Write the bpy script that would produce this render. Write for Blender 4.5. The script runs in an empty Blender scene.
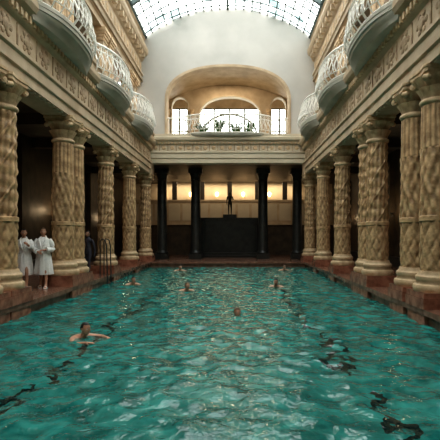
import bpy, math, random
import numpy as np
from mathutils import Vector, Matrix
random.seed(7)
S=bpy.context.scene
COL=bpy.context.collection
PI=math.pi

# ---------------------------------------------------------------- materials
def new_mat(name):
    m=bpy.data.materials.new(name); m.use_nodes=True
    nt=m.node_tree
    for n in list(nt.nodes): nt.nodes.remove(n)
    out=nt.nodes.new('ShaderNodeOutputMaterial')
    return m,nt,out
def stone(name,c1,c2,scale=3.0,rough=0.6,bump=0.15,bscale=25,detail=6,spec=0.4,metal=0.0,crevice_shade=0.0):
    m,nt,out=new_mat(name)
    b=nt.nodes.new('ShaderNodeBsdfPrincipled')
    tc=nt.nodes.new('ShaderNodeTexCoord')
    n=nt.nodes.new('ShaderNodeTexNoise'); n.inputs['Scale'].default_value=scale; n.inputs['Detail'].default_value=detail
    r=nt.nodes.new('ShaderNodeValToRGB')
    r.color_ramp.elements[0].position=0.35; r.color_ramp.elements[0].color=(*c1,1)
    r.color_ramp.elements[1].position=0.65; r.color_ramp.elements[1].color=(*c2,1)
    nt.links.new(tc.outputs['Object'],n.inputs['Vector'])
    nt.links.new(n.outputs['Fac'],r.inputs['Fac'])
    col=r.outputs['Color']
    if crevice_shade>0:  # occlusion-like shade put into the colour: carved recesses darkened by pointiness
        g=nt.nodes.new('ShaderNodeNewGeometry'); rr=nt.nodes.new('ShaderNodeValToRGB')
        rr.color_ramp.elements[0].position=0.44; rr.color_ramp.elements[0].color=(1-crevice_shade,1-crevice_shade*1.05,1-crevice_shade*1.12,1)
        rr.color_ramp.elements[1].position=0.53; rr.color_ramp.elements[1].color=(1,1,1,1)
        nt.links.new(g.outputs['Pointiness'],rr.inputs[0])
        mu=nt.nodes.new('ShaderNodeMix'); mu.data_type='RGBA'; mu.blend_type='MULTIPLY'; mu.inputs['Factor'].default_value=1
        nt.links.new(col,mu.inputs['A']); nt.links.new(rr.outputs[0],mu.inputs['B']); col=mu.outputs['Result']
    nt.links.new(col,b.inputs['Base Color'])
    b.inputs['Roughness'].default_value=rough
    b.inputs['Metallic'].default_value=metal
    b.inputs['Specular IOR Level'].default_value=spec
    if bump>0:
        n2=nt.nodes.new('ShaderNodeTexNoise'); n2.inputs['Scale'].default_value=bscale; n2.inputs['Detail'].default_value=4
        bp=nt.nodes.new('ShaderNodeBump'); bp.inputs['Strength'].default_value=bump; bp.inputs['Distance'].default_value=0.03
        nt.links.new(tc.outputs['Object'],n2.inputs['Vector'])
        nt.links.new(n2.outputs['Fac'],bp.inputs['Height']); nt.links.new(bp.outputs['Normal'],b.inputs['Normal'])
    nt.links.new(b.outputs[0],out.inputs[0])
    return m
M_col=stone('column_stone',(0.36,0.225,0.12),(0.68,0.47,0.27),6.0,0.42,0.5,16,crevice_shade=0.72)
M_cap=stone('capital_stone',(0.46,0.325,0.195),(0.66,0.495,0.32),6.0,0.55,0.4,20,crevice_shade=0.55)
M_beige=stone('beige_limestone',(0.42,0.32,0.215),(0.55,0.435,0.305),1.5,0.65,0.2,18)
M_frieze=stone('frieze_stone',(0.30,0.21,0.135),(0.47,0.36,0.24),5,0.65,0.7,9)
M_cream=stone('cream_plaster',(0.52,0.445,0.335),(0.60,0.525,0.40),1.0,0.7,0.08,20)
M_white=stone('white_plaster',(0.42,0.41,0.385),(0.50,0.485,0.455),0.5,0.8,0.06,12)
M_gal=stone('gallery_plaster',(0.28,0.22,0.15),(0.36,0.285,0.20),0.8,0.8,0.06,12)
M_slab=stone('balcony_plaster',(0.40,0.385,0.33),(0.50,0.48,0.415),1.5,0.6,0.06,20)
M_red=stone('red_marble',(0.18,0.07,0.045),(0.36,0.165,0.105),5.0,0.2,0.05,10)
M_dark=stone('dark_marble',(0.012,0.014,0.013),(0.03,0.03,0.027),3.0,0.35,0.05,10)  # dark stone; on the end screen columns this colour stands in for shade
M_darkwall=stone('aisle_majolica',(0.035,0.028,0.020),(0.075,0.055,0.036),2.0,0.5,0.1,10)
M_floor=stone('deck_tile',(0.15,0.075,0.05),(0.25,0.135,0.095),4.0,0.2,0.05,10)
M_iron=stone('white_painted_iron',(0.80,0.79,0.74),(0.86,0.85,0.80),2.0,0.4,0.0)
M_steel=stone('roof_steel',(0.07,0.10,0.10),(0.12,0.16,0.16),2.0,0.5,0.0)
M_frame=stone('window_frame_paint',(0.12,0.12,0.09),(0.18,0.18,0.14),2.0,0.5,0.0)
M_rail=stone('handrail_steel',(0.05,0.05,0.05),(0.09,0.09,0.09),2,0.3,0,metal=0.8)
M_robe=stone('terry_robe',(0.80,0.80,0.78),(0.90,0.89,0.87),20,0.9,0.5,60)
M_skin=stone('skin',(0.42,0.22,0.14),(0.50,0.28,0.19),8,0.5,0.05,30)
M_hair=stone('dark_hair',(0.012,0.008,0.006),(0.03,0.018,0.012),30,0.5,0.5,50)
M_hair2=stone('brown_hair',(0.06,0.03,0.015),(0.12,0.07,0.035),30,0.5,0.5,50)
M_eye=stone('eye_white',(0.7,0.7,0.68),(0.75,0.75,0.72),3,0.2,0)
M_iris=stone('iris',(0.03,0.02,0.01),(0.05,0.03,0.02),3,0.2,0)
M_lip=stone('lips',(0.35,0.10,0.08),(0.40,0.13,0.10),8,0.4,0)
M_cloth=stone('dark_cloth',(0.03,0.03,0.045),(0.06,0.055,0.07),20,0.9,0.3,50)
M_leaf=stone('leaves',(0.02,0.07,0.015),(0.06,0.15,0.04),12,0.5,0.1,30)
M_pot=stone('terracotta',(0.28,0.11,0.06),(0.36,0.16,0.09),6,0.7,0.1,30)
M_bronze=stone('bronze',(0.02,0.022,0.016),(0.05,0.045,0.03),6,0.4,0.1,20,metal=0.6)

def glass_mat(name,vary=True):
    m,nt,out=new_mat(name)
    tr=nt.nodes.new('ShaderNodeBsdfTransparent'); gl=nt.nodes.new('ShaderNodeBsdfGlossy')
    gl.inputs['Roughness'].default_value=0.1
    mx=nt.nodes.new('ShaderNodeMixShader'); mx.inputs[0].default_value=0.06
    tc=nt.nodes.new('ShaderNodeTexCoord')
    if vary:
        v=nt.nodes.new('ShaderNodeTexVoronoi'); v.inputs['Scale'].default_value=1.5
        r=nt.nodes.new('ShaderNodeValToRGB')
        r.color_ramp.elements[0].color=(0.10,0.15,0.15,1); r.color_ramp.elements[1].color=(0.97,0.97,0.94,1)
        r.color_ramp.elements[1].position=0.65
        sp=nt.nodes.new('ShaderNodeSeparateColor')
        nt.links.new(tc.outputs['Object'],v.inputs['Vector']); nt.links.new(v.outputs['Color'],sp.inputs[0])
        nt.links.new(sp.outputs[0],r.inputs[0]); nt.links.new(r.outputs[0],tr.inputs['Color'])
    else: tr.inputs['Color'].default_value=(0.9,0.93,0.9,1)
    nt.links.new(tr.outputs[0],mx.inputs[1]); nt.links.new(gl.outputs[0],mx.inputs[2]); nt.links.new(mx.outputs[0],out.inputs[0])
    return m
M_glass=glass_mat('roof_glass'); M_wglass=glass_mat('window_glass',False)

def water_mat():
    m,nt,out=new_mat('pool_water'); N=nt.nodes; L=nt.links
    b=N.new('ShaderNodeBsdfPrincipled'); tc=N.new('ShaderNodeTexCoord')
    sep=N.new('ShaderNodeSeparateXYZ')
    nz=N.new('ShaderNodeTexNoise'); nz.inputs['Scale'].default_value=2.2; nz.inputs['Detail'].default_value=3
    sub=N.new('ShaderNodeVectorMath'); sub.operation='SUBTRACT'; sub.inputs[1].default_value=(0.5,0.5,0.5)
    mul=N.new('ShaderNodeVectorMath'); mul.operation='MULTIPLY'; mul.inputs[1].default_value=(1.5,1.5,0)
    add=N.new('ShaderNodeVectorMath'); add.operation='ADD'
    L.new(tc.outputs['Object'],nz.inputs['Vector']); L.new(nz.outputs['Color'],sub.inputs[0]); L.new(sub.outputs[0],mul.inputs[0])
    L.new(mul.outputs[0],add.inputs[0]); L.new(tc.outputs['Object'],add.inputs[1]); L.new(add.outputs[0],sep.inputs[0])
    ab=N.new('ShaderNodeMath'); ab.operation='ABSOLUTE'; L.new(sep.outputs[0],ab.inputs[0])
    s2=N.new('ShaderNodeMath'); s2.operation='SUBTRACT'; s2.inputs[1].default_value=2.1; L.new(ab.outputs[0],s2.inputs[0])
    a2=N.new('ShaderNodeMath'); a2.operation='ABSOLUTE'; L.new(s2.outputs[0],a2.inputs[0])
    lt=N.new('ShaderNodeMath'); lt.operation='LESS_THAN'; lt.inputs[1].default_value=0.07; L.new(a2.outputs[0],lt.inputs[0])
    nf=N.new('ShaderNodeTexNoise'); nf.inputs['Scale'].default_value=0.9; L.new(tc.outputs['Object'],nf.inputs['Vector'])
    gt=N.new('ShaderNodeMath'); gt.operation='GREATER_THAN'; gt.inputs[1].default_value=0.40; L.new(nf.outputs['Fac'],gt.inputs[0])
    n2=N.new('ShaderNodeTexNoise'); n2.inputs['Scale'].default_value=2.6; n2.inputs['Detail'].default_value=5; n2.inputs['Distortion'].default_value=1.0
    L.new(tc.outputs['Object'],n2.inputs['Vector'])
    r=N.new('ShaderNodeValToRGB'); r.color_ramp.elements[0].position=0.35; r.color_ramp.elements[1].position=0.70
    r.color_ramp.elements[0].color=(0.007,0.085,0.077,1); r.color_ramp.elements[1].color=(0.034,0.235,0.21,1)
    L.new(n2.outputs['Fac'],r.inputs[0])
    mx=N.new('ShaderNodeMix'); mx.data_type='RGBA'
    mx.inputs['B'].default_value=(0.002,0.010,0.010,1)
    L.new(r.outputs[0],mx.inputs['A'])
    m2=N.new('ShaderNodeMath'); m2.operation='MULTIPLY'; L.new(lt.outputs[0],m2.inputs[0]); L.new(gt.outputs[0],m2.inputs[1])
    m3=N.new('ShaderNodeMath'); m3.operation='MULTIPLY'; m3.inputs[1].default_value=0.95; L.new(m2.outputs[0],m3.inputs[0])
    L.new(m3.outputs[0],mx.inputs['Factor'])
    L.new(mx.outputs['Result'],b.inputs['Base Color'])
    b.inputs['Roughness'].default_value=0.015; b.inputs['IOR'].default_value=1.40
    n4=N.new('ShaderNodeTexNoise'); n4.inputs['Scale'].default_value=7; n4.inputs['Detail'].default_value=2; n4.inputs['Distortion'].default_value=0.5
    L.new(tc.outputs['Object'],n4.inputs['Vector'])
    bp=N.new('ShaderNodeBump'); bp.inputs['Strength'].default_value=0.45; bp.inputs['Distance'].default_value=0.05
    L.new(n4.outputs['Fac'],bp.inputs['Height']); L.new(bp.outputs[0],b.inputs['Normal'])
    L.new(b.outputs[0],out.inputs[0])
    return m
M_water=water_mat()

# ---------------------------------------------------------------- mesh builder
class MB:
    def __init__(s): s.v=[];s.f=[];s.m=[]
    def quadgrid(s,rows,closed=False,mi=0,cap0=False,cap1=False):
        b=len(s.v); n=len(rows[0])
        for r in rows: s.v.extend([tuple(p) for p in r])
        for i in range(len(rows)-1):
            for j in range(n if closed else n-1):
                k=(j+1)%n
                s.f.append((b+i*n+j,b+i*n+k,b+(i+1)*n+k,b+(i+1)*n+j)); s.m.append(mi)
        if cap0: s.f.append(tuple(b+j for j in reversed(range(n)))); s.m.append(mi)
        if cap1: s.f.append(tuple(b+(len(rows)-1)*n+j for j in range(n))); s.m.append(mi)
    def quad(s,a,b,c,d,mi=0):
        k=len(s.v); s.v.extend([tuple(a),tuple(b),tuple(c),tuple(d)]); s.f.append((k,k+1,k+2,k+3)); s.m.append(mi)
    def box(s,x0,x1,y0,y1,z0,z1,mi=0):
        b=len(s.v)
        s.v.extend([(x0,y0,z0),(x1,y0,z0),(x1,y1,z0),(x0,y1,z0),(x0,y0,z1),(x1,y0,z1),(x1,y1,z1),(x0,y1,z1)])
        for f in [(0,3,2,1),(4,5,6,7),(0,1,5,4),(1,2,6,5),(2,3,7,6),(3,0,4,7)]:
            s.f.append(tuple(b+i for i in f)); s.m.append(mi)
    def tube(s,path,r,n=6,mi=0,closed=False):
        P=[Vector(p) for p in path]; rows=[]
        for i,p in enumerate(P):
            if closed: t=P[(i+1)%len(P)]-P[i-1]
            else: t=P[min(i+1,len(P)-1)]-P[max(i-1,0)]
            t.normalize()
            u=t.cross(Vector((0,0,1)))
            if u.length<1e-3: u=Vector((1,0,0))
            u.normalize(); w=u.cross(t)
            rr=r[i] if isinstance(r,(list,tuple)) else r
            rows.append([p+u*rr*math.cos(2*PI*k/n)+w*rr*math.sin(2*PI*k/n) for k in range(n)])
        if closed: rows.append(rows[0])
        s.quadgrid(rows,True,mi,not closed,not closed)
    def lathe(s,prof,n=24,c=(0,0,0),mi=0,fn=None,caps=True):
        rows=[]
        for (r,z) in prof:
            row=[]
            for k in range(n):
                a=2*PI*k/n; rr=r+(fn(a,z,r) if fn else 0)
                row.append((c[0]+rr*math.cos(a),c[1]+rr*math.sin(a),c[2]+z))
            rows.append(row)
        s.quadgrid(rows,True,mi,caps,caps)
    def ell(s,c,rad,mi=0,n=12,m=8,rot=None,fn=None,keep=None):
        b=len(s.v); c=Vector(c)
        for i in range(m+1):
            th=PI*i/m
            for k in range(n):
                a=2*PI*k/n
                p=Vector((rad[0]*math.sin(th)*math.cos(a),rad[1]*math.sin(th)*math.sin(a),rad[2]*math.cos(th)))
                if fn: p=fn(p)
                if rot: p=rot@p
                s.v.append(tuple(c+p))
        for i in range(m):
            for k in range(n):
                k2=(k+1)%n
                if keep and not keep(PI*(i+.5)/m,2*PI*(k+.5)/n): continue
                s.f.append((b+i*n+k,b+(i+1)*n+k,b+(i+1)*n+k2,b+i*n+k2)); s.m.append(mi)
    def prism(s,prof,axis,a0,a1,mi=0,sx=1):
        def P(h,z,a): return (sx*h,a,z) if axis=='y' else (a,h,z)
        s.quadgrid([[P(h,z,a0) for h,z in prof],[P(h,z,a1) for h,z in prof]],True,mi,True,True)
    def mesh(s,name,mats,smooth=False):
        me=bpy.data.meshes.new(name); me.from_pydata(s.v,[],s.f)
        for m in mats: me.materials.append(m)
        me.polygons.foreach_set('material_index',s.m)
        me.update()
        import bmesh
        bm=bmesh.new(); bm.from_mesh(me); bmesh.ops.recalc_face_normals(bm,faces=bm.faces); bm.to_mesh(me); bm.free()
        if smooth:
            me.polygons.foreach_set('use_smooth',[True]*len(me.polygons))
            try: me.set_sharp_from_angle(angle=math.radians(42))
            except Exception: pass
        return me
def add(name,me,parent=None,loc=(0,0,0),rz=0,scale=None):
    o=bpy.data.objects.new(name,me); COL.objects.link(o); o.location=loc; o.rotation_euler=(0,0,rz)
    if scale: o.scale=scale
    if parent: o.parent=parent
    return o
def empty(name,loc=(0,0,0),rz=0):
    o=bpy.data.objects.new(name,None); COL.objects.link(o); o.location=loc; o.rotation_euler=(0,0,rz); o.empty_display_size=0.2
    return o

# ---------------------------------------------------------------- dimensions
CAMX,CAMZ=0.5,1.6
WATER=-0.33
Y0,Y1=-6.0,27.0
GF=7.6
VS,VC=13.75,15.5
VHW=5.05
R=(VHW**2+(VC-VS)**2)/(2*(VC-VS)); ZC=VC-R
def vault(x):
    return ZC+math.sqrt(max(R*R-min(abs(x),VHW)**2,0))

# ---------------------------------------------------------------- water
nx,ny=230,800
xs=np.linspace(-4.62,4.62,nx); ys=np.linspace(Y0+0.4,26.3,ny)
X,Y=np.meshgrid(xs,ys); Z=np.zeros_like(X)
rng=np.random.default_rng(3)
for i in range(60):
    lam=0.20*(1.2/0.20)**rng.random(); k=2*PI/lam; th=rng.random()*2*PI
    slope=0.031 if lam<0.6 else 0.019
    Z+=slope/k*np.sin(k*(X*math.cos(th)+Y*math.sin(th))+rng.random()*6.28+0.7*np.sin(0.9*X+rng.random()*6)+0.7*np.sin(0.7*Y+rng.random()*6))
Z+=WATER
me=bpy.data.meshes.new('pool_water')
V=np.stack([X,Y,Z],-1).reshape(-1,3)
idx=np.arange(nx*ny).reshape(ny,nx)
F=np.stack([idx[:-1,:-1],idx[:-1,1:],idx[1:,1:],idx[1:,:-1]],-1).reshape(-1,4)
me.from_pydata(V.tolist(),[],F.tolist()); me.materials.append(M_water)
me.polygons.foreach_set('use_smooth',[True]*len(me.polygons)); me.update()
add('pool_water',me)

# ---------------------------------------------------------------- floor / deck / basin
mb=MB()
for sx in (-1,1):
    mb.prism([(4.58,-0.12),(4.52,-0.12),(4.52,0.0),(8.8,0.0),(8.8,-2.2),(4.62,-2.2),(4.62,-0.12)],'y',Y0,37,0,sx)
mb.box(-4.62,4.62,26.3,37,-2.2,0.0,0)
mb.box(-4.62,4.62,26.2,26.3,-0.12,0.0,0)
mb.box(-4.62,4.62,Y0,Y0+0.4,-2.2,0.0,0)
mb.box(-4.62,4.62,Y0,26.3,-2.3,-2.2,0)
add('floor',mb.mesh('floor',[M_floor]))

# ---------------------------------------------------------------- walls
for sx,nm in ((-1,'left'),(1,'right')):
    mb=MB()
    x0,x1=(8.6,8.9)
    mb.box(min(sx*x0,sx*x1),max(sx*x0,sx*x1),Y0,37,0,6.0,0)
    y=1.0
    while y<34:
        a,b=sx*8.35,sx*8.6
        mb.box(min(a,b),max(a,b),y,y+0.7,0,5.4,0)
        y+=4.3
    mb.box(min(sx*8.3,sx*8.6),max(sx*8.3,sx*8.6),Y0,37,0,0.5,1)
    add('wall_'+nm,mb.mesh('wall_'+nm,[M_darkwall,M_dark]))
    mb=MB()
    mb.box(min(sx*5.45,sx*8.9),max(sx*5.45,sx*8.9),Y0,37,5.9,6.1,0)
    y=3.2
    while y<30:
        mb.box(min(sx*5.45,sx*8.6),max(sx*5.45,sx*8.6),y,y+0.4,5.5,5.9,0); y+=4.1
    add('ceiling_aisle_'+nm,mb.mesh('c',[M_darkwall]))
    mb=MB()
    mb.box(min(sx*5.45,sx*8.9),max(sx*5.45,sx*8.9),Y0,Y1,GF-0.25,GF,0)
    add('gallery_floor_'+nm,mb.mesh('gf',[M_gal]))
    mb=MB()
    mb.box(min(sx*8.0,sx*8.3),max(sx*8.0,sx*8.3),Y0,Y1+0.1,GF,11.0,0)
    for yc in (2.7,7.7,12.7,17.6,22.7):
        pts=[(yc-0.75,GF),(yc-0.75,GF+1.9)]+[(yc-0.75*math.cos(t*PI/10),GF+1.9+0.75*math.sin(t*PI/10)) for t in range(1,10)]+[(yc+0.75,GF+1.9),(yc+0.75,GF)]
        k=len(mb.v)
        for (yy,zz) in pts: mb.v.append((sx*7.98,yy,zz))
        mb.f.append(tuple(range(k,k+len(pts)))); mb.m.append(1)
        mb.tube([(sx*7.97,yy,zz) for yy,zz in pts],0.07,6,2)
    add('wall_gallery_'+nm,mb.mesh('wg',[M_gal,M_darkwall,M_beige]))
    mb=MB()
    mb.box(min(sx*5.2,sx*8.3),max(sx*5.2,sx*8.3),Y0,Y1+0.1,11.0,11.2,0)
    add('ceiling_gallery_'+nm,mb.mesh('cg',[M_gal]))

# ---------------------------------------------------------------- side entablature
prof=[(4.66,5.3),(4.66,5.55),(4.60,5.58),(4.60,5.85),(4.54,5.9),(4.54,5.98),(4.64,6.02),(4.64,6.62),(4.56,6.68),(4.50,6.78),(4.50,6.9),(4.36,6.98),(4.30,7.1),(4.30,7.25),(4.42,7.32),(4.42,7.5),(4.36,7.55),(4.36,7.66),(5.45,7.66),(5.45,5.3)]
for sx,nm in ((-1,'left'),(1,'right')):
    mb=MB(); mb.prism(prof,'y',Y0,26.55,0,sx)
    y=Y0+0.1
    while y<26.4:
        mb.box(min(sx*4.46,sx*4.55),max(sx*4.46,sx*4.55),y,y+0.11,6.72,6.88,2)
        y+=0.22
    y=Y0+0.3
    while y<26.2:
        mb.box(min(sx*4.615,sx*4.65),max(sx*4.615,sx*4.65),y,y+0.06,6.06,6.58,1)
        mb.ell((sx*4.635,y+0.5,6.32),(0.05,0.17,0.17),1,10,6)
        for q in range(6):
            a=q*PI/3
            mb.ell((sx*4.64,y+0.5+0.23*math.cos(a),6.32+0.2*math.sin(a)),(0.035,0.09,0.08),1,8,5)
        y+=1.0
    y=Y0+0.2
    while y<26.3:
        mb.box(min(sx*4.70,sx*4.82),max(sx*4.70,sx*4.82),y,y+0.14,5.26,5.3,3)
        y+=0.3
    add('trim_entablature_'+nm,mb.mesh('ent',[M_beige,M_frieze,M_cap,M_cream]))
    up=[(5.35,10.7),(5.35,10.95),(5.28,11.0),(5.28,11.3),(5.18,11.36),(5.18,11.44),(5.30,11.5),(5.30,12.2),(5.20,12.27),(5.12,12.4),(5.12,12.5),(4.95,12.6),(4.88,12.75),(4.88,12.95),(5.0,13.0),(5.0,13.15),(5.15,13.2),(5.15,13.5),(5.05,13.6),(5.05,13.8),(5.7,13.8),(5.7,10.7)]
    mb=MB(); mb.prism(up,'y',Y0,Y1,0,sx)
    y=Y0+0.1
    while y<Y1-0.2:
        mb.box(min(sx*4.98,sx*5.2),max(sx*4.98,sx*5.2),y,y+0.22,12.28,12.56,0)
        mb.ell((sx*5.29,y+0.3,11.85),(0.05,0.16,0.2),1,8,6)
        y+=0.62
    add('trim_upper_beam_'+nm,mb.mesh('ub',[M_beige,M_cap]))

# end beam
mb=MB()
fy=26.55
pe=[(fy,5.95),(fy,6.2),(fy-0.06,6.24),(fy-0.06,6.5),(fy-0.12,6.55),(fy-0.12,6.62),(fy,6.66),(fy,7.06),(fy-0.1,7.12),(fy-0.14,7.22),(fy-0.28,7.3),(fy-0.30,7.45),(fy-0.22,7.5),(fy-0.22,7.66),(Y1+0.3,7.66),(Y1+0.3,5.95)]
mb.prism(pe,'x',-5.4,5.4,0)
x=-4.6
while x<4.6:
    mb.ell((x+0.25,fy-0.005,6.86),(0.13,0.05,0.13),2,10,6)
    mb.box(x-0.03,x+0.03,fy-0.05,fy,6.68,7.04,1)
    x+=0.5
x=-4.6
while x<4.6:
    mb.box(x,x+0.1,fy-0.16,fy-0.05,7.08,7.18,2); x+=0.2
add('trim_end_beam',mb.mesh('eb',[M_cream,M_frieze,M_cap]))

# ---------------------------------------------------------------- arched walls
def arched_wall(name,y,t,x0,x1,z0,top,ops,mats):
    mb=MB(); X=set(np.round(np.linspace(x0,x1,61),4).tolist())
    for (cx,hw,sp,ri,zb,e) in ops:
        for i in range(33): X.add(round(cx-hw*math.cos(PI*i/32),4))
    X=sorted(X)
    def arch(o,x):
        cx,hw,sp,ri,zb,e=o; u=min(abs(x-cx)/hw,1); return sp+ri*max(1-u**e,0)**(1/e)
    for xa,xb in zip(X[:-1],X[1:]):
        if xb-xa<1e-4: continue
        xm=(xa+xb)/2; op=None
        for o in ops:
            if abs(xm-o[0])<o[1]: op=o
        segs=[]
        if op:
            if op[4]>z0+1e-3: segs.append((z0,z0,op[4],op[4]))
            za,zb_=arch(op,xa),arch(op,xb)
            segs.append((za,zb_,top(xa),top(xb)))
            mb.quad((xa,y,za),(xb,y,zb_),(xb,y+t,zb_),(xa,y+t,za),1)
            mb.quad((xa,y,op[4]),(xb,y,op[4]),(xb,y+t,op[4]),(xa,y+t,op[4]),1)
        else: segs.append((z0,z0,top(xa),top(xb)))
        for a,b,c,d in segs:
            mb.quad((xa,y,a),(xb,y,b),(xb,y,d),(xa,y,c)); mb.quad((xa,y+t,a),(xb,y+t,b),(xb,y+t,d),(xa,y+t,c))
    for o in ops:
        for s in (-1,1):
            xx=o[0]+s*o[1]; mb.quad((xx,y,o[4]),(xx,y+t,o[4]),(xx,y+t,o[2]),(xx,y,o[2]),1)
    for o in ops:
        w=0.16 if o[1]>3 else 0.08
        def ring(off,yy):
            cx,hw,sp,ri,zb,e=o; pts=[(cx-hw-off,yy,zb),(cx-hw-off,yy,(zb+sp)/2)]
            for i in range(37):
                u=-math.cos(PI*i/36); pts.append((cx+u*(hw+off),yy,sp+(ri+off)*max(1-abs(u)**e,0)**(1/e)))
            pts+=[(cx+hw+off,yy,(zb+sp)/2),(cx+hw+off,yy,zb)]
            return pts
        mb.quadgrid([ring(0,y),ring(0,y-0.07),ring(w*0.6,y-0.09),ring(w*0.7,y-0.05),ring(w,y-0.06),ring(w*1.1,y)],False,1)
    bm=mb.mesh(name,mats)
    return add(name,bm)
arched_wall('wall_end',Y1,0.5,-5.7,5.7,GF,lambda x: vault(x)+0.05,[(0,3.7,9.9,2.0,GF+0.02,2.3)],[M_white,M_beige])
arched_wall('wall_loggia',30.6,0.4,-4.6,4.6,GF-0.1,lambda x:12.1,
   [(0.1,2.15,9.7,1.5,GF+0.05,2.2),(-3.4,0.55,10.55,0.6,GF+0.3,2.0),(3.45,0.5,10.55,0.6,GF+0.3,2.0)],[M_beige,M_cream])
mb=MB()
for x in (-2.55,2.75,-4.2,4.2):
    mb.lathe([(0.14,0),(0.15,0.12),(0.1,0.18),(0.095,2.3),(0.13,2.36),(0.1,2.4),(0.17,2.6),(0.18,2.66)],14,c=(x,30.45,GF))
add('loggia_column_row',mb.mesh('lc',[M_cap],True))
mb=MB()
mb.box(-4.7,-4.5,27.5,33.6,GF,12.1); mb.box(4.5,4.7,27.5,33.6,GF,12.1)
add('wall_loggia_sides',mb.mesh('wls',[M_beige]))
mb=MB(); mb.box(-4.7,4.7,27.3,33.6,GF-0.3,GF,0); add('floor_loggia',mb.mesh('fl',[M_cream]))
mb=MB()
rows=[]
for yy in (27.5,30.6):
    rows.append([(-4.5+9*i/24,yy,10.6+1.45*math.sin(PI*i/24)**0.7) for i in range(25)])
mb.quadgrid(rows); mb.box(-4.7,4.7,27.5,33.6,12.1,12.2)
add('ceiling_loggia',mb.mesh('cl',[M_beige]))
def window(name,x0,x1,z0,z1,y,nxm,nzm,arch=0):
    par=empty(name,((x0+x1)/2,y,z0)); hw=(x1-x0)/2; H=z1-z0
    mb=MB(); f=0.08
    mb.box(-hw,-hw+f,-.04,.04,0,H);mb.box(hw-f,hw,-.04,.04,0,H);mb.box(-hw,hw,-.04,.04,0,f);mb.box(-hw,hw,-.04,.04,H-f,H)
    mb.box(-hw,hw,-.03,.03,0,1.15)
    for i in range(1,nxm): 
        xx=-hw+2*hw*i/nxm; mb.box(xx-.06,xx+.06,-.03,.03,0,H)
    for i in range(1,nzm):
        zz=H*i/nzm; mb.box(-hw,hw,-.025,.025,zz-.045,zz+.045)
    if arch: mb.tube([(hw*0.9*math.cos(PI*i/20),0,H*0.42+H*0.45*math.sin(PI*i/20)) for i in range(21)],0.08,6)
    add('frame',mb.mesh('frame',[M_frame]),par)
    g=MB(); g.quad((-hw+.02,0,1.16),(hw-.02,0,1.16),(hw-.02,0,H-.02),(-hw+.02,0,H-.02)); add('glass',g.mesh('glass',[M_wglass]),par)
window('window_1',-2.3,2.3,GF+0.1,11.2,33.4,4,3,1)
window('window_2',-4.45,-2.5,GF+0.1,11.2,33.4,3,4)
window('window_3',2.5,4.45,GF+0.1,11.2,33.4,3,4)
mb=MB(); mb.box(-4.7,4.7,33.3,33.5,11.2,12.1); mb.box(-2.5,-2.3,33.3,33.5,GF,11.2); mb.box(2.3,2.5,33.3,33.5,GF,11.2)
add('wall_sunroom',mb.mesh('ws',[M_beige]))

mb=MB(); mb.box(-8.9,8.9,Y0-0.3,Y0,-2.3,15.6); add('wall_rear',mb.mesh('wr',[M_gal]))

# ---------------------------------------------------------------- skylight
mb=MB(); NA=64
A0=math.asin(VHW/R)
arc=[(R*math.sin(-A0+2*A0*i/NA),ZC+R*math.cos(-A0+2*A0*i/NA)) for i in range(NA+1)]
SKY=empty('skylight')
mb.quadgrid([[(x,Y0,z) for x,z in arc],[(x,Y1+0.1,z) for x,z in arc]])
add('glazing',mb.mesh('sg',[M_glass],True),SKY)
mb=MB()
yy=Y0+0.2; k=0
while yy<Y1:
    big=(k%8==0); w=0.09 if big else 0.030; d=0.22 if big else 0.05
    ri=[[(x*(1-d/R),yy-w,ZC+(z-ZC)*(1-d/R)) for x,z in arc],[(x,yy-w,z) for x,z in arc],[(x,yy+w,z) for x,z in arc],[(x*(1-d/R),yy+w,ZC+(z-ZC)*(1-d/R)) for x,z in arc]]
    mb.quadgrid(ri+[ri[0]])
    yy+=0.72; k+=1
for i in range(0,23):
    a=-A0+2*A0*i/22; x=R*math.sin(a); z=ZC+R*math.cos(a)
    w=0.07 if i%11==0 else 0.034; d=0.10 if i%11==0 else 0.06
    ux,uz=math.cos(a),-math.sin(a); nx_,nz_=math.sin(a),math.cos(a)
    p=[(x+ux*s*w-nx_*q*d,z+uz*s*w-nz_*q*d) for s,q in ((-1,0),(1,0),(1,1),(-1,1))]
    mb.quadgrid([[(h,Y0,v) for h,v in p],[(h,Y1,v) for h,v in p]],True)
add('steel_grid',mb.mesh('sf',[M_steel]),SKY)

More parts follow.
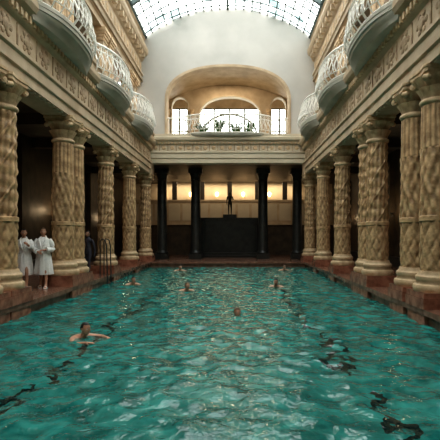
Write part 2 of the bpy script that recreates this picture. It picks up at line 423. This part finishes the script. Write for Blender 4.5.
# ---------------------------------------------------------------- columns
def column_mesh(kind):
    mb=MB()
    base=[(0.0,0.34),(0.47,0.34),(0.49,0.38),(0.495,0.44),(0.48,0.49),(0.43,0.52),(0.415,0.57),(0.425,0.60),(0.44,0.63),(0.435,0.68),(0.40,0.71),(0.375,0.74),(0.36,0.80)]
    mb.lathe(base,40,mi=1)
    def fs(a,z,r):
        t=(z-0.8)/3.7
        if z<0.84 or z>4.5: return 0
        if 0.30<=t<0.33: return 0.035
        if t<0.30:
            v=abs(math.sin(4*a+5.0*z))*abs(math.sin(4*a-5.0*z)); w=math.sin(12*a)*math.sin(24*z); return 0.032*(v**0.7)-0.010+0.008*w
        if kind==0:
            s=math.sin(2*a-4.2*z); edge=math.exp(-((s-0.2)/0.16)**2)
            w=math.sin(7*a+9*z)*math.sin(6*a-11*z)
            return 0.028*edge+0.022*w-0.006
        if t>0.74: return 0.020*abs(math.sin(8*a))-0.004
        v=max(math.sin(4*a+4.4*z),math.sin(4*a-4.4*z)); w=math.sin(11*a+3)*math.sin(13*z)
        return 0.022*max(v,0)**2+0.018*w
    rows=[(0.33-0.035*((z-0.8)/3.7)**1.5,z) for z in np.linspace(0.8,4.52,190)]
    mb.lathe(rows,88,mi=0,fn=fs,caps=False)
    def fc(a,z,r):
        if z<4.66 or z>5.12: return 0
        if z<4.88: return 0.05*abs(math.sin(4*a))**0.6*((z-4.66)/0.22)
        u=(z-4.88)/0.24
        return 0.06*abs(math.cos(4*a))**0.6*u+0.08*u*abs(math.cos(2*a-PI/2))**3
    cap=[(0.29,4.50),(0.34,4.53),(0.355,4.57),(0.34,4.61),(0.30,4.64),(0.30,4.66),(0.31,4.72),(0.33,4.78),(0.355,4.84),(0.37,4.875),(0.325,4.885),(0.335,4.94),(0.355,5.0),(0.39,5.06),(0.41,5.115),(0.37,5.13)]
    mb.lathe(cap,64,mi=1,fn=fc)
    for q in range(4):
        a=PI/4+q*PI/2
        for rr,tt in ((0.07,0.06),(0.035,0.085)):
            cx,cy=0.51*math.cos(a),0.51*math.sin(a)
            ux,uy=-math.sin(a),math.cos(a)
            mb.tube([(cx-ux*tt,cy-uy*tt,5.03),(cx+ux*tt,cy+uy*tt,5.03)],rr,10,1)
    def sq(h,z,c=0.06):
        pts=[]
        for q in range(4):
            a=q*PI/2
            for (px,py) in ((h,-h+c),(h-0.035,-h*0.4),(h-0.045,0),(h-0.035,h*0.4),(h,h-c)):
                pts.append((px*math.cos(a)-py*math.sin(a),px*math.sin(a)+py*math.cos(a),z))
        return pts
    mb.quadgrid([sq(0.38,5.12),sq(0.43,5.15),sq(0.43,5.22),sq(0.455,5.24),sq(0.455,5.30)],True,1,True,True)
    return mb.mesh('column_%d'%kind,[M_col,M_cap],True)
CM=[column_mesh(0),column_mesh(1)]
pl=MB()
for (h,z0,z1) in ((0.46,-0.9,0.0),(0.50,0.0,0.22),(0.475,0.22,0.34)): pl.box(-h,h,-h,h,z0,z1)
PLM=pl.mesh('plinth',[M_red])
pos=[]
for sx in (-1,1):
    near=[9.35,10.35] if sx<0 else [9.9,11.1]
    for i,y in enumerate([-4.0,-2.9,1.2,2.3,5.3,6.4]+near+[14.0,14.95,18.6,22.7,26.75]):
        pos.append((sx*5.0,y,(i//2+(1 if sx<0 else 0))%2 if i<10 else i%2))
for x,y,k in pos:
    c=empty('column',(x,y,0)); add('shaft_and_capital',CM[k],c); add('plinth',PLM,c)
def dark_col():
    mb=MB()
    mb.box(-0.42,0.42,-0.42,0.42,0,0.35,0)
    mb.lathe([(0.40,0.35),(0.42,0.4),(0.40,0.48),(0.35,0.52),(0.34,0.6),(0.31,5.2),(0.36,5.25),(0.31,5.3),(0.34,5.5),(0.42,5.7)],32,mi=0,fn=lambda a,z,r: -0.015*abs(math.sin(8*a)) if .6<=z<=5.2 else 0)
    mb.box(-0.45,0.45,-0.45,0.45,5.7,5.98,0)
    return mb.mesh('dark_column',[M_dark],True)
DC=dark_col()
for x in (-4.45,-2.2,2.3,4.6):
    add('marble_column',DC,loc=(x,29.5,0))  # unlit columns: their shade is put into the dark colour
mb=MB()
for sx in (-1,1): mb.box(sx*5-0.42,sx*5+0.42,26.35,27.2,5.3,5.95)
add('trim_impost',mb.mesh('imp',[M_beige]))

# ---------------------------------------------------------------- gallery piers
pm=MB()
pm.box(-0.34,0.34,-0.34,0.34,0,0.3,0); pm.box(-0.28,0.28,-0.28,0.28,0.3,2.55,0)
for h,a,b in ((0.32,2.55,2.63),(0.29,2.63,2.72),(0.34,2.72,2.84),(0.39,2.84,2.95),(0.43,2.95,3.1)): pm.box(-h,h,-h,h,a,b,1)
for q in range(4):
    a=q*PI/2
    for s in (-0.15,0.15):
        cx,cy=0.285*math.cos(a)-s*math.sin(a),0.285*math.sin(a)+s*math.cos(a)
        pm.ell((cx,cy,1.5),(0.06,0.06,0.9),1,8,8)
PM=pm.mesh('pier',[M_beige,M_cap])
for sx in (-1,1):
    for y in (0.2,5.2,10.1,15.05,20.05,25.1):
        for dy in (0,0.95):
            add('gallery_pier',PM,loc=(sx*5.62,y+dy-0.45,GF))

# ---------------------------------------------------------------- balconies
def balcony_meshes(hw,P,e,h=1.05,tag='b'):
    def plan(t,s=1.0,off=0.0):
        return (P*s*(1-abs(t)**e)+off, t*hw*(0.85+0.15*s))
    N=40; T=[-1+2*i/N for i in range(N+1)]
    mb=MB(); rows=[]
    for z,s in ((-0.46,0.42),(-0.42,0.5),(-0.33,0.62),(-0.27,0.82),(-0.20,0.86),(-0.19,0.94),(-0.10,0.96),(-0.09,1.0),(0.0,1.0)):
        r=[(plan(t,s)[0],plan(t,s)[1],z) for t in T]
        y0=r[0][1]; y1=r[-1][1]
        rows.append([(-0.12,y0,z)]+r+[(-0.12,y1,z)])
    mb.quadgrid(rows,True,0,True,True)
    slab=mb.mesh(tag+'_slab',[M_slab],True)
    mr=MB()
    pts=[plan(t) for t in np.linspace(-1,1,400)]
    L=[0]
    for a,b in zip(pts[:-1],pts[1:]): L.append(L[-1]+math.hypot(a[0]-b[0],a[1]-b[1]))
    tot=L[-1]
    def at(s):
        s=max(0,min(tot,s)); i=min(int(np.searchsorted(L,s)),399); i=max(i,1)
        f=(s-L[i-1])/(L[i]-L[i-1]+1e-9); p=pts[i-1]; q=pts[i]
        pos=(p[0]+(q[0]-p[0])*f,p[1]+(q[1]-p[1])*f); d=(q[0]-p[0],q[1]-p[1]); l=math.hypot(*d)
        return pos,(d[1]/l,-d[0]/l)
    bel=[(-0.06,0.0),(0.0,0.06),(0.07,0.16),(0.11,0.28),(0.09,0.42),(0.03,0.56),(-0.03,0.70),(-0.05,0.84),(-0.06,h)]
    n=int(tot/0.30)
    for i in range(n+1):
        p,nn=at(tot*i/n)
        if nn[0]<-0.01: nn=(-nn[0],-nn[1])
        mr.tube([(p[0]+nn[0]*o,p[1]+nn[1]*o,z) for o,z in bel],0.022 if i%5 else 0.034,5)
        if i<n:
            p2,n2=at(tot*(i+0.5)/n)
            tx,ty=-n2[1],n2[0]
            mr.tube([(p2[0]+n2[0]*(-0.05)+tx*0.075*math.cos(a),p2[1]+n2[1]*(-0.05)+ty*0.075*math.cos(a),0.935+0.07*math.sin(a)) for a in [2*PI*k/10 for k in range(10)]],0.013,4,closed=True)
            for sg in (-1,1):
                mr.tube([(p2[0]+n2[0]*(0.10-0.10*(t*t))+tx*sg*(0.015+0.08*math.sin(PI*t*1.5)),p2[1]+n2[1]*(0.10-0.10*(t*t))+ty*sg*(0.015+0.08*math.sin(PI*t*1.5)),0.18+0.62*t) for t in [k/10 for k in range(11)]],0.013,4)
    for off,z,r in ((-0.06,h,0.048),(-0.05,0.84,0.02),(-0.06,0.03,0.03),(0.08,0.18,0.016)):
        path=[]
        for i in range(61):
            p,nn=at(tot*i/60); path.append((p[0]+nn[0]*off,p[1]+nn[1]*off,z))
        mr.tube(path,r,6)
    rail=mr.mesh(tag+'_rail',[M_iron],True)
    return slab,rail
SL,RL=balcony_meshes(2.1,0.56,2.6)
for sx in (-1,1):
    for y in (-2.4,2.7,7.8,12.6,17.5,22.7):
        b=empty('balcony',(sx*4.42,y,7.30),0 if sx<0 else PI)
        add('slab',SL,b); add('railing',RL,b)
SL2,RL2=balcony_meshes(2.7,0.75,4.0,1.1,'e')
b=empty('balcony',(0,26.75,GF+0.08),-PI/2); add('slab',SL2,b,scale=(1,1,0.75)); add('railing',RL2,b)
mr=MB()
for s in (-1,1):
    x=2.75
    while x<3.7:
        mr.tube([(s*x,26.95,GF+0.08),(s*x,26.95,GF+1.15)],0.02,5); x+=0.17
    mr.tube([(s*2.7,26.95,GF+1.15),(s*3.7,26.95,GF+1.15)],0.04,6); mr.tube([(s*2.7,26.95,GF+0.12),(s*3.7,26.95,GF+0.12)],0.025,6)
add('arch_railing',mr.mesh('ar',[M_iron]))

# ---------------------------------------------------------------- potted plants in loggia
def plant(loc,h):
    p=empty('potted_palm',loc); mb=MB()
    mb.lathe([(0.14,0),(0.2,0.3),(0.23,0.32),(0.23,0.38),(0.19,0.38),(0.18,0.33)],16)
    add('pot',mb.mesh('pot',[M_pot],True),p)
    mb=MB()
    for i in range(34):
        a=random.random()*2*PI; l=h*(0.6+0.5*random.random()); out=0.35+0.4*random.random()
        rows=[]
        for k in range(7):
            t=k/6; r=out*t; z=0.35+l*(1-(1-t)**2)*0.9-0.2*l*t*t*t
            w=0.08*math.sin(PI*min(t*0.95+0.05,1))
            cx,cy=r*math.cos(a),r*math.sin(a)
            rows.append([(cx-math.sin(a)*w,cy+math.cos(a)*w,z),(cx,cy,z+0.02),(cx+math.sin(a)*w,cy-math.cos(a)*w,z)])
        mb.quadgrid(rows)
    add('foliage',mb.mesh('fol',[M_leaf]),p)
for x,h in ((-1.6,0.9),(-0.6,1.3),(0.5,1.0),(1.4,1.2)): plant((x,28.6+0.3*math.sin(x*5),GF),h)

# ---------------------------------------------------------------- far hall
mb=MB()
mb.box(-8.9,8.9,37,37.3,0,6.1,0)
add('wall_far',mb.mesh('wf',[M_cream]))
mb=MB(); mb.box(-5.45,5.45,27.3,37.3,6.0,6.2); add('ceiling_far',mb.mesh('cf',[M_darkwall]))
mb=MB()
mb.box(-8.25,8.25,35.0,35.3,2.55,4.25,0)
mb.box(-8.25,8.25,34.9,35.3,4.25,4.4,0); mb.box(-8.25,8.25,34.9,35.3,2.4,2.55,0)
mb.box(-8.25,8.25,35.3,36.98,2.3,2.45,1)
for x in (-6.6,-4.4,-2.2,0,2.2,4.4,6.6): mb.box(x-0.18,x+0.18,35.0,35.3,4.4,5.85,1)
for x in np.arange(-7.7,8,1.1): mb.box(x-0.45,x+0.45,34.96,35.0,2.75,4.05,2)
mb.box(-8.25,8.25,35.0,35.2,0.0,2.3,1)
add('mezzanine_parapet',mb.mesh('mz',[M_beige,M_darkwall,M_cream]))
mb=MB()
mb.box(-2.2,2.4,31.0,31.4,0,0.17); mb.box(-2.2,2.4,31.4,31.8,0,0.34); mb.box(-2.2,2.4,31.8,33.6,0,2.7)
mb.box(-2.35,2.55,31.7,33.7,2.7,2.85); mb.box(-2.3,-1.8,31.6,31.9,0.3,2.7); mb.box(2.0,2.5,31.6,31.9,0.3,2.7)
mb.box(-0.45,0.55,32.1,33.1,2.85,3.1)
add('marble_fountain_block',mb.mesh('mf',[M_dark]))
m,nt,out=new_mat('lamp_glass')
e=nt.nodes.new('ShaderNodeEmission'); e.inputs[0].default_value=(1,0.62,0.30,1); e.inputs[1].default_value=10
nt.links.new(e.outputs[0],out.inputs[0]); LM=m
mb=MB(); mb.lathe([(0.04,-0.1),(0.12,0.0),(0.15,0.12),(0.13,0.25),(0.05,0.3)],14); LME=mb.mesh('wl',[LM],True)
for i,x in enumerate((-5.5,-3.3,-1.1,1.1,3.3,5.5)):
    add('wall_lamp',LME,loc=(x,36.84,4.9))
def area(name,loc,rot,sx,sy,power,col=(1,1,1),portal=False):
    l=bpy.data.lights.new(name,'AREA'); l.shape='RECTANGLE'; l.size=sx; l.size_y=sy; l.energy=power; l.color=col
    if portal: l.cycles.is_portal=True
    o=bpy.data.objects.new(name,l); COL.objects.link(o); o.location=loc; o.rotation_euler=rot
    return o
area('mezzanine_light',(0,36.2,5.9),(0,0,0),12,0.6,360,(1,0.78,0.5))
area('far_hall_light',(0,32.6,5.9),(math.radians(38),0,0),9,0.3,110,(1,0.80,0.55))  # added fill, no fitting: brightens the parapet from the front
area('loggia_ceiling_light',(0,29.0,11.95),(0,0,0),3,0.5,200,(1,0.82,0.58))  # added warm fill to brighten the alcove, not an existing lamp
for sx in (-1,1):
    for y in (13.0,21.6,30.2):
        l=bpy.data.lights.new('sconce_light','POINT'); l.energy=32; l.color=(1,0.72,0.42); l.shadow_soft_size=0.12
        sc=empty('wall_sconce',(sx*8.28,y,2.7)); o=bpy.data.objects.new('bulb_light',l); COL.objects.link(o); o.parent=sc; o.location=(-sx*0.25,0,0.1)  # invented fitting and lamp, added to lift the aisle and the robed men
        mb=MB(); mb.lathe([(0.03,-0.22),(0.05,-0.2),(0.02,-0.1),(0.10,-0.05),(0.11,0.0)],12,c=(-sx*0.12,0,0)); mb.tube([(0,0,-0.15),(-sx*0.12,0,-0.15)],0.02,6)
        add('bracket',mb.mesh('br',[M_rail],True),sc)

# ---------------------------------------------------------------- people
def skin_obj(name,V,E,root,mat,parent,sub=2):
    names=list(V); idx={n:i for i,n in enumerate(names)}
    me=bpy.data.meshes.new(name); me.from_pydata([V[n][0] for n in names],[(idx[a],idx[b]) for a,b in E],[]); me.update()
    o=bpy.data.objects.new(name,me); COL.objects.link(o); o.parent=parent
    md=o.modifiers.new('skin','SKIN'); md.use_smooth_shade=True
    for i,n in enumerate(names):
        r=V[n][1]; sv=me.skin_vertices[0].data[i]; sv.radius=r if isinstance(r,tuple) else (r,r); sv.use_root=(n==root)
    s=o.modifiers.new('sub','SUBSURF'); s.levels=sub; s.render_levels=sub
    me.materials.append(mat)
    return o
def hand(V,E,tag,wrist,dirv,palm_n,thumb_side,curl=0.35):
    W=Vector(V[wrist][0]); d=Vector(dirv).normalized(); n=Vector(palm_n).normalized(); n=(n-d*n.dot(d)).normalized(); s=d.cross(n).normalized()*thumb_side
    V[tag+'palm']=(tuple(W+d*0.05),(0.034,0.02)); E.append((wrist,tag+'palm'))
    for i,(off,l) in enumerate(((0.028,0.072),(0.010,0.080),(-0.009,0.074),(-0.027,0.058))):
        k=W+d*0.088+s*off; a=curl; p=k; prev=tag+'palm'
        V[tag+'k%d'%i]=(tuple(p),0.0105); E.append((prev,tag+'k%d'%i)); prev=tag+'k%d'%i
        for j,fr in enumerate((0.45,0.3,0.25)):
            p=p+(d*math.cos(a)+n*math.sin(a))*l*fr; a+=curl
            V[tag+'f%d_%d'%(i,j)]=(tuple(p),0.0092-0.0012*j); E.append((prev,tag+'f%d_%d'%(i,j))); prev=tag+'f%d_%d'%(i,j)
    p=W+d*0.03+s*0.03; V[tag+'t0']=(tuple(p),0.013); E.append((tag+'palm',tag+'t0'))
    p=p+(d*0.6+s*0.6+n*0.3)*0.04; V[tag+'t1']=(tuple(p),0.0105); E.append((tag+'t0',tag+'t1'))
    p=p+(d*0.85+s*0.2+n*0.4)*0.03; V[tag+'t2']=(tuple(p),0.009); E.append((tag+'t1',tag+'t2'))
def head(parent,loc,rz,tilt,hair,long=False):
    mb=MB()
    def f(p):
        z=p.z/0.118
        if z<0: p.x*=1-0.32*(-z)**1.6; p.y*=1-0.18*(-z)**2; 
        if p.y<0 and z<-0.55: p.y-=0.012
        if p.y<0 and -0.1<z<0.25: p.y+=0.006*(1-abs(p.x)/0.08)
        if p.y>0 and z>0: p.y*=1.08
        return p
    mb.ell((0,0,0),(0.077,0.095,0.118),0,24,18,fn=f)
    mb.quadgrid([[(-0.007,-0.088,0.022),(0,-0.094,0.024),(0.007,-0.088,0.022)],[(-0.012,-0.092,-0.005),(0,-0.108,-0.005),(0.012,-0.092,-0.005)],[(-0.018,-0.090,-0.028),(0,-0.119,-0.026),(0.018,-0.090,-0.028)],[(-0.012,-0.086,-0.036),(0,-0.098,-0.038),(0.012,-0.086,-0.036)]],False,0)
    for s in (-1,1):
        mb.ell((s*0.031,-0.080,0.014),(0.014,0.011,0.009),2,10,8)
        mb.ell((s*0.031,-0.089,0.014),(0.006,0.004,0.006),3,8,6)
        mb.ell((s*0.031,-0.087,0.033),(0.018,0.006,0.004),1,8,6)
        mb.ell((s*0.079,0.006,0.0),(0.010,0.020,0.032),0,10,8)
    mb.ell((0,-0.088,-0.056),(0.024,0.008,0.005),4,10,6); mb.ell((0,-0.087,-0.064),(0.020,0.008,0.005),4,10,6)
    def fh(p):
        if p.y>0: p.y*=1.08
        return p
    lim=0.55 if not long else 0.85
    mb.ell((0,0.006,0.006),(0.087,0.104,0.126),1,24,18,fn=fh,keep=lambda th,a:(math.sin(a)<-0.25 and th<0.30*PI) or (math.sin(a)>=-0.25 and th<(lim if math.sin(a)>0.2 else 0.45)*PI))
    o=add('head',mb.mesh('head',[M_skin,hair,M_eye,M_iris,M_lip],True),parent,loc)
    o.rotation_euler=(tilt,0,rz)
    return o
def standing(name,loc,rz,robe=True,armpose=0,step=0.12,hair=M_hair,h=1.0,bodymat=None):
    p=empty(name,loc,rz); p.scale=(h,h,h); V={};E=[]
    bm=bodymat or M_skin
    V['pelvis']=((0,0,0.95),(0.14,0.10)); V['waist']=((0,0,1.10),(0.125,0.09)); V['chest']=((0,0.0,1.30),(0.15,0.10)); V['upper']=((0,0.01,1.42),(0.11,0.085)); V['neck']=((0,0.005,1.50),0.055); V['skull']=((0,-0.005,1.60),0.055)
    E+=[('pelvis','waist'),('waist','chest'),('chest','upper'),('upper','neck'),('neck','skull')]
    arms={}
    for s,t in ((-1,'l'),(1,'r')):
        y1=-step*s
        V[t+'hip']=((s*0.09,0,0.88),0.095); V[t+'knee']=((s*0.10,y1*0.9-0.03,0.49),0.058); V[t+'calf']=((s*0.10,y1*1.0+0.02,0.36),0.056); V[t+'ankle']=((s*0.10,y1*1.3,0.085),0.036); V[t+'ball']=((s*0.115,y1*1.3-0.13,0.03),(0.042,0.026)); V[t+'toe']=((s*0.12,y1*1.3-0.19,0.025),(0.035,0.02))
        V[t+'heel']=((s*0.10,y1*1.3+0.04,0.035),0.03)
        E+=[('pelvis',t+'hip'),(t+'hip',t+'knee'),(t+'knee',t+'calf'),(t+'calf',t+'ankle'),(t+'ankle',t+'ball'),(t+'ball',t+'toe'),(t+'ankle',t+'heel')]
        V[t+'sh']=((s*0.19,0.01,1.40),0.062)
        if armpose==0: el=(s*0.25,0.03+0.05*s,1.12); wr=(s*0.25,-0.04+0.12*s,0.87)
        elif armpose==1: el=(s*0.27,0.02,1.13); wr=(s*0.08,-0.22,1.10+0.03*s)
        else:
            el=(s*0.25,0.03,1.13); wr=(s*0.25,-0.03,0.88)
            if s>0: el=(0.27,-0.05,1.16); wr=(0.16,-0.24,1.30)
        V[t+'el']=(el,0.044); V[t+'wr']=(wr,0.027)
        E+=[('upper',t+'sh'),(t+'sh',t+'el'),(t+'el',t+'wr')]
        d=Vector(wr)-Vector(el); hand(V,E,t,t+'wr',d,(-s,0,0) if abs(d.z)>0.1 else (0,0.3,-1),-s if abs(d.z)>0.1 else 1)
        arms[t]=(V[t+'sh'][0],el,wr)
    skin_obj('body',V,E,'pelvis',bm,p)
    head(p,(0,-0.015,1.655),0.25 if armpose else -0.15,0,hair)
    if robe:
        mb=MB(); n=40; rows=[]
        for z,rx,ry,fo in ((0.40,0.255,0.20,0.020),(0.42,0.26,0.205,0.02),(0.60,0.245,0.19,0.016),(0.80,0.225,0.17,0.010),(0.95,0.205,0.155,0.006),(1.06,0.18,0.135,0.004),(1.09,0.178,0.133,0.0),(1.13,0.185,0.138,0.003),(1.28,0.205,0.145,0.0),(1.38,0.21,0.135,0.0),(1.44,0.18,0.115,0.0),(1.485,0.11,0.09,0.0),(1.51,0.075,0.078,0.0)):
            rows.append([((rx+fo*math.sin(7*a+1.0)+fo*0.6*math.sin(13*a))*math.cos(a),(ry+fo*math.sin(7*a+1.0))*math.sin(a)+ (0.02 if z<0.5 else 0),z) for a in [2*PI*k/n for k in range(n)]])
        mb.quadgrid(rows,True)
        mb.quadgrid([[(1.03*0.182*math.cos(a),1.05*0.137*math.sin(a),z) for a in [2*PI*k/n for k in range(n)]] for z in (1.055,1.115)],True)
        mb.quadgrid([[(1.11*0.182*math.cos(a),1.12*0.137*math.sin(a),z) for a in [2*PI*k/n for k in range(n)]] for z in (1.058,1.112)],True)
        mb.tube([(0.02,-0.15,1.08),(0.05,-0.19,0.98),(0.05,-0.20,0.84)],0.016,6); mb.tube([(0.0,-0.15,1.08),(-0.03,-0.19,0.97),(-0.035,-0.2,0.80)],0.016,6)
        mb.tube([(0.0,-0.150,1.12),(0.05,-0.165,1.28),(0.085,-0.12,1.42),(0.08,-0.03,1.50),(0.05,0.06,1.53),(0,0.08,1.535),(-0.05,0.06,1.53),(-0.08,-0.03,1.50),(-0.085,-0.12,1.42),(-0.05,-0.165,1.28),(0.01,-0.155,1.12)],0.026,8)
        mb.tube([(0.03,-0.150,1.06),(0.05,-0.185,0.8),(0.06,-0.215,0.42)],0.012,6)
        for t,(a,b,c) in arms.items():
            A,B,C=Vector(a),Vector(b),Vector(c); pth=[A+(A-B)*0.08+Vector((-0.04*(1 if t=='r' else -1),0,0.0)),A.lerp(B,0.25),A.lerp(B,0.6),A.lerp(B,0.92),B.lerp(C,0.15),B.lerp(C,0.5),B.lerp(C,0.80),B.lerp(C,0.82)]
            mb.tube(pth,[0.085,0.082,0.078,0.074,0.074,0.08,0.086,0.06],14)
        add('robe',mb.mesh('robe',[M_robe],True),p)
        sm=MB()
        for s in (-1,1):
            y1=-step*s*1.3
            sm.ell((s*0.112,y1-0.07,0.012),(0.055,0.15,0.012),0,14,6)
            sm.tube([(s*0.112-0.052,y1-0.10,0.02),(s*0.112-0.03,y1-0.10,0.062),(s*0.112,y1-0.10,0.07),(s*0.112+0.03,y1-0.10,0.062),(s*0.112+0.052,y1-0.10,0.02)],0.012,6)
        add('slippers',sm.mesh('sl',[M_robe],True),p)
    return p
def ground(px,y): return ((px-236)*y/440+CAMX,y,0)
standing('man_in_bathrobe',ground(24,13.2),0.25,True,2,0.14,M_hair,1.0)
standing('man_in_bathrobe',ground(43.5,13.3),0.15,True,1,0.10,M_hair2,1.02)
p=standing('man_in_dark_clothes',ground(88,17.3),-0.3,False,0,0.08,M_hair,0.99,M_cloth)

def swimmer(loc,rz,hair,stroke=1,rise=0.0):
    p=empty('swimmer',(loc[0],loc[1],WATER+rise),rz); V={};E=[]
    V['pelvis']=((0,0.62,-0.22),(0.13,0.09)); V['waist']=((0,0.45,-0.17),(0.12,0.085)); V['chest']=((0,0.25,-0.10),(0.15,0.10)); V['upper']=((0,0.12,-0.045),(0.12,0.08)); V['neck']=((0,0.02,0.03),0.055); V['skull']=((0,-0.03,0.10),0.055)
    E+=[('pelvis','waist'),('waist','chest'),('chest','upper'),('upper','neck'),('neck','skull')]
    for s,t in ((-1,'l'),(1,'r')):
        V[t+'hip']=((s*0.09,0.72,-0.25),0.09); V[t+'knee']=((s*0.16,1.08,-0.34),0.058); V[t+'ankle']=((s*0.14,1.48,-0.32),0.036); V[t+'toe']=((s*0.16,1.66,-0.36),0.026)
        E+=[('pelvis',t+'hip'),(t+'hip',t+'knee'),(t+'knee',t+'ankle'),(t+'ankle',t+'toe')]
        V[t+'sh']=((s*0.19,0.10,-0.035),0.066)
        if stroke==1: el=(s*0.34,-0.12,-0.05); wr=(s*0.24,-0.36,-0.02)
        elif stroke==2:
            el=(s*0.42,0.02,-0.05); wr=(s*0.58,-0.16,-0.03)
        else: el=(s*0.36,0.0,-0.10); wr=(s*0.40,-0.22,-0.12)
        V[t+'el']=(el,0.046); V[t+'wr']=(wr,0.029)
        E+=[('upper',t+'sh'),(t+'sh',t+'el'),(t+'el',t+'wr')]
        d=Vector(wr)-Vector(el); hand(V,E,t,t+'wr',d,(0,0,-1),s,0.15)
    skin_obj('body',V,E,'pelvis',M_skin,p)
    head(p,(0,-0.05,0.155),0,0.05,hair)
    return p
def sw(px,py,rz,hair,stroke=1,rise=0.03):
    y=440*(CAMZ-WATER)/(py-235); x=(px-236)*y/440+CAMX
    swimmer((x,y),rz,hair,stroke,rise)
sw(84,338,1.0,M_hair,1,0.02)
sw(133,285,0.6,M_hair,0,0.05)
sw(187,291,0.4,M_hair2,0,0.03)
sw(276,287,-0.3,M_hair,0,0.03)
sw(237,315,0.2,M_hair2,0,-0.09)
sw(180,271,0.5,M_hair,0,0.05)
sw(284,270.5,0.3,M_hair,0,0.05)
st=standing('bronze_statue',(0.05,32.6,3.1),0.1,False,2,0.05,M_bronze,0.95,M_bronze)
for c in st.children:
    if c.name.startswith('head'):
        me=c.data
        for i in range(len(me.materials)): me.materials[i]=M_bronze

mb=MB(); s=-1
for dy in (0,0.5):
    mb.tube([(0,dy,0),(0,dy,1.35),(-s*0.08,dy,1.45),(-s*0.2,dy,1.4),(-s*0.25,dy,1.2),(-s*0.28,dy,0.0),(-s*0.30,dy,-1.2)],0.024,8)
for z in (-0.3,-0.6,-0.9): mb.tube([(-s*0.29,0,z),(-s*0.29,0.5,z)],0.02,8)
add('pool_ladder',mb.mesh('pl',[M_rail],True),loc=(-4.75,17.0,0))

# ---------------------------------------------------------------- world, light
w=bpy.data.worlds.new('sky'); S.world=w; w.use_nodes=True
bg=w.node_tree.nodes['Background']; bg.inputs[0].default_value=(0.95,0.97,0.96,1); bg.inputs[1].default_value=11.0
area('skylight_portal',(0,(Y0+Y1)/2,VS-0.1+0.3),(0,0,0),10.0,Y1-Y0,1,portal=True)
area('window_portal',(0,33.3,9.4),(-PI/2,0,0),8.9,3.6,1,portal=True)

# ---------------------------------------------------------------- camera
cd=bpy.data.cameras.new('camera'); cam=bpy.data.objects.new('camera',cd); COL.objects.link(cam)
cam.location=(CAMX,0,CAMZ); cam.rotation_euler=(PI/2,0,0)
cd.sensor_width=36; cd.lens=36; cd.shift_x=-16/440; cd.shift_y=15/440; cd.clip_end=200
S.camera=cam
try:
    S.view_settings.view_transform='Standard'; S.view_settings.look='Medium High Contrast'; S.view_settings.exposure=-0.52
except Exception as ex: print(ex)
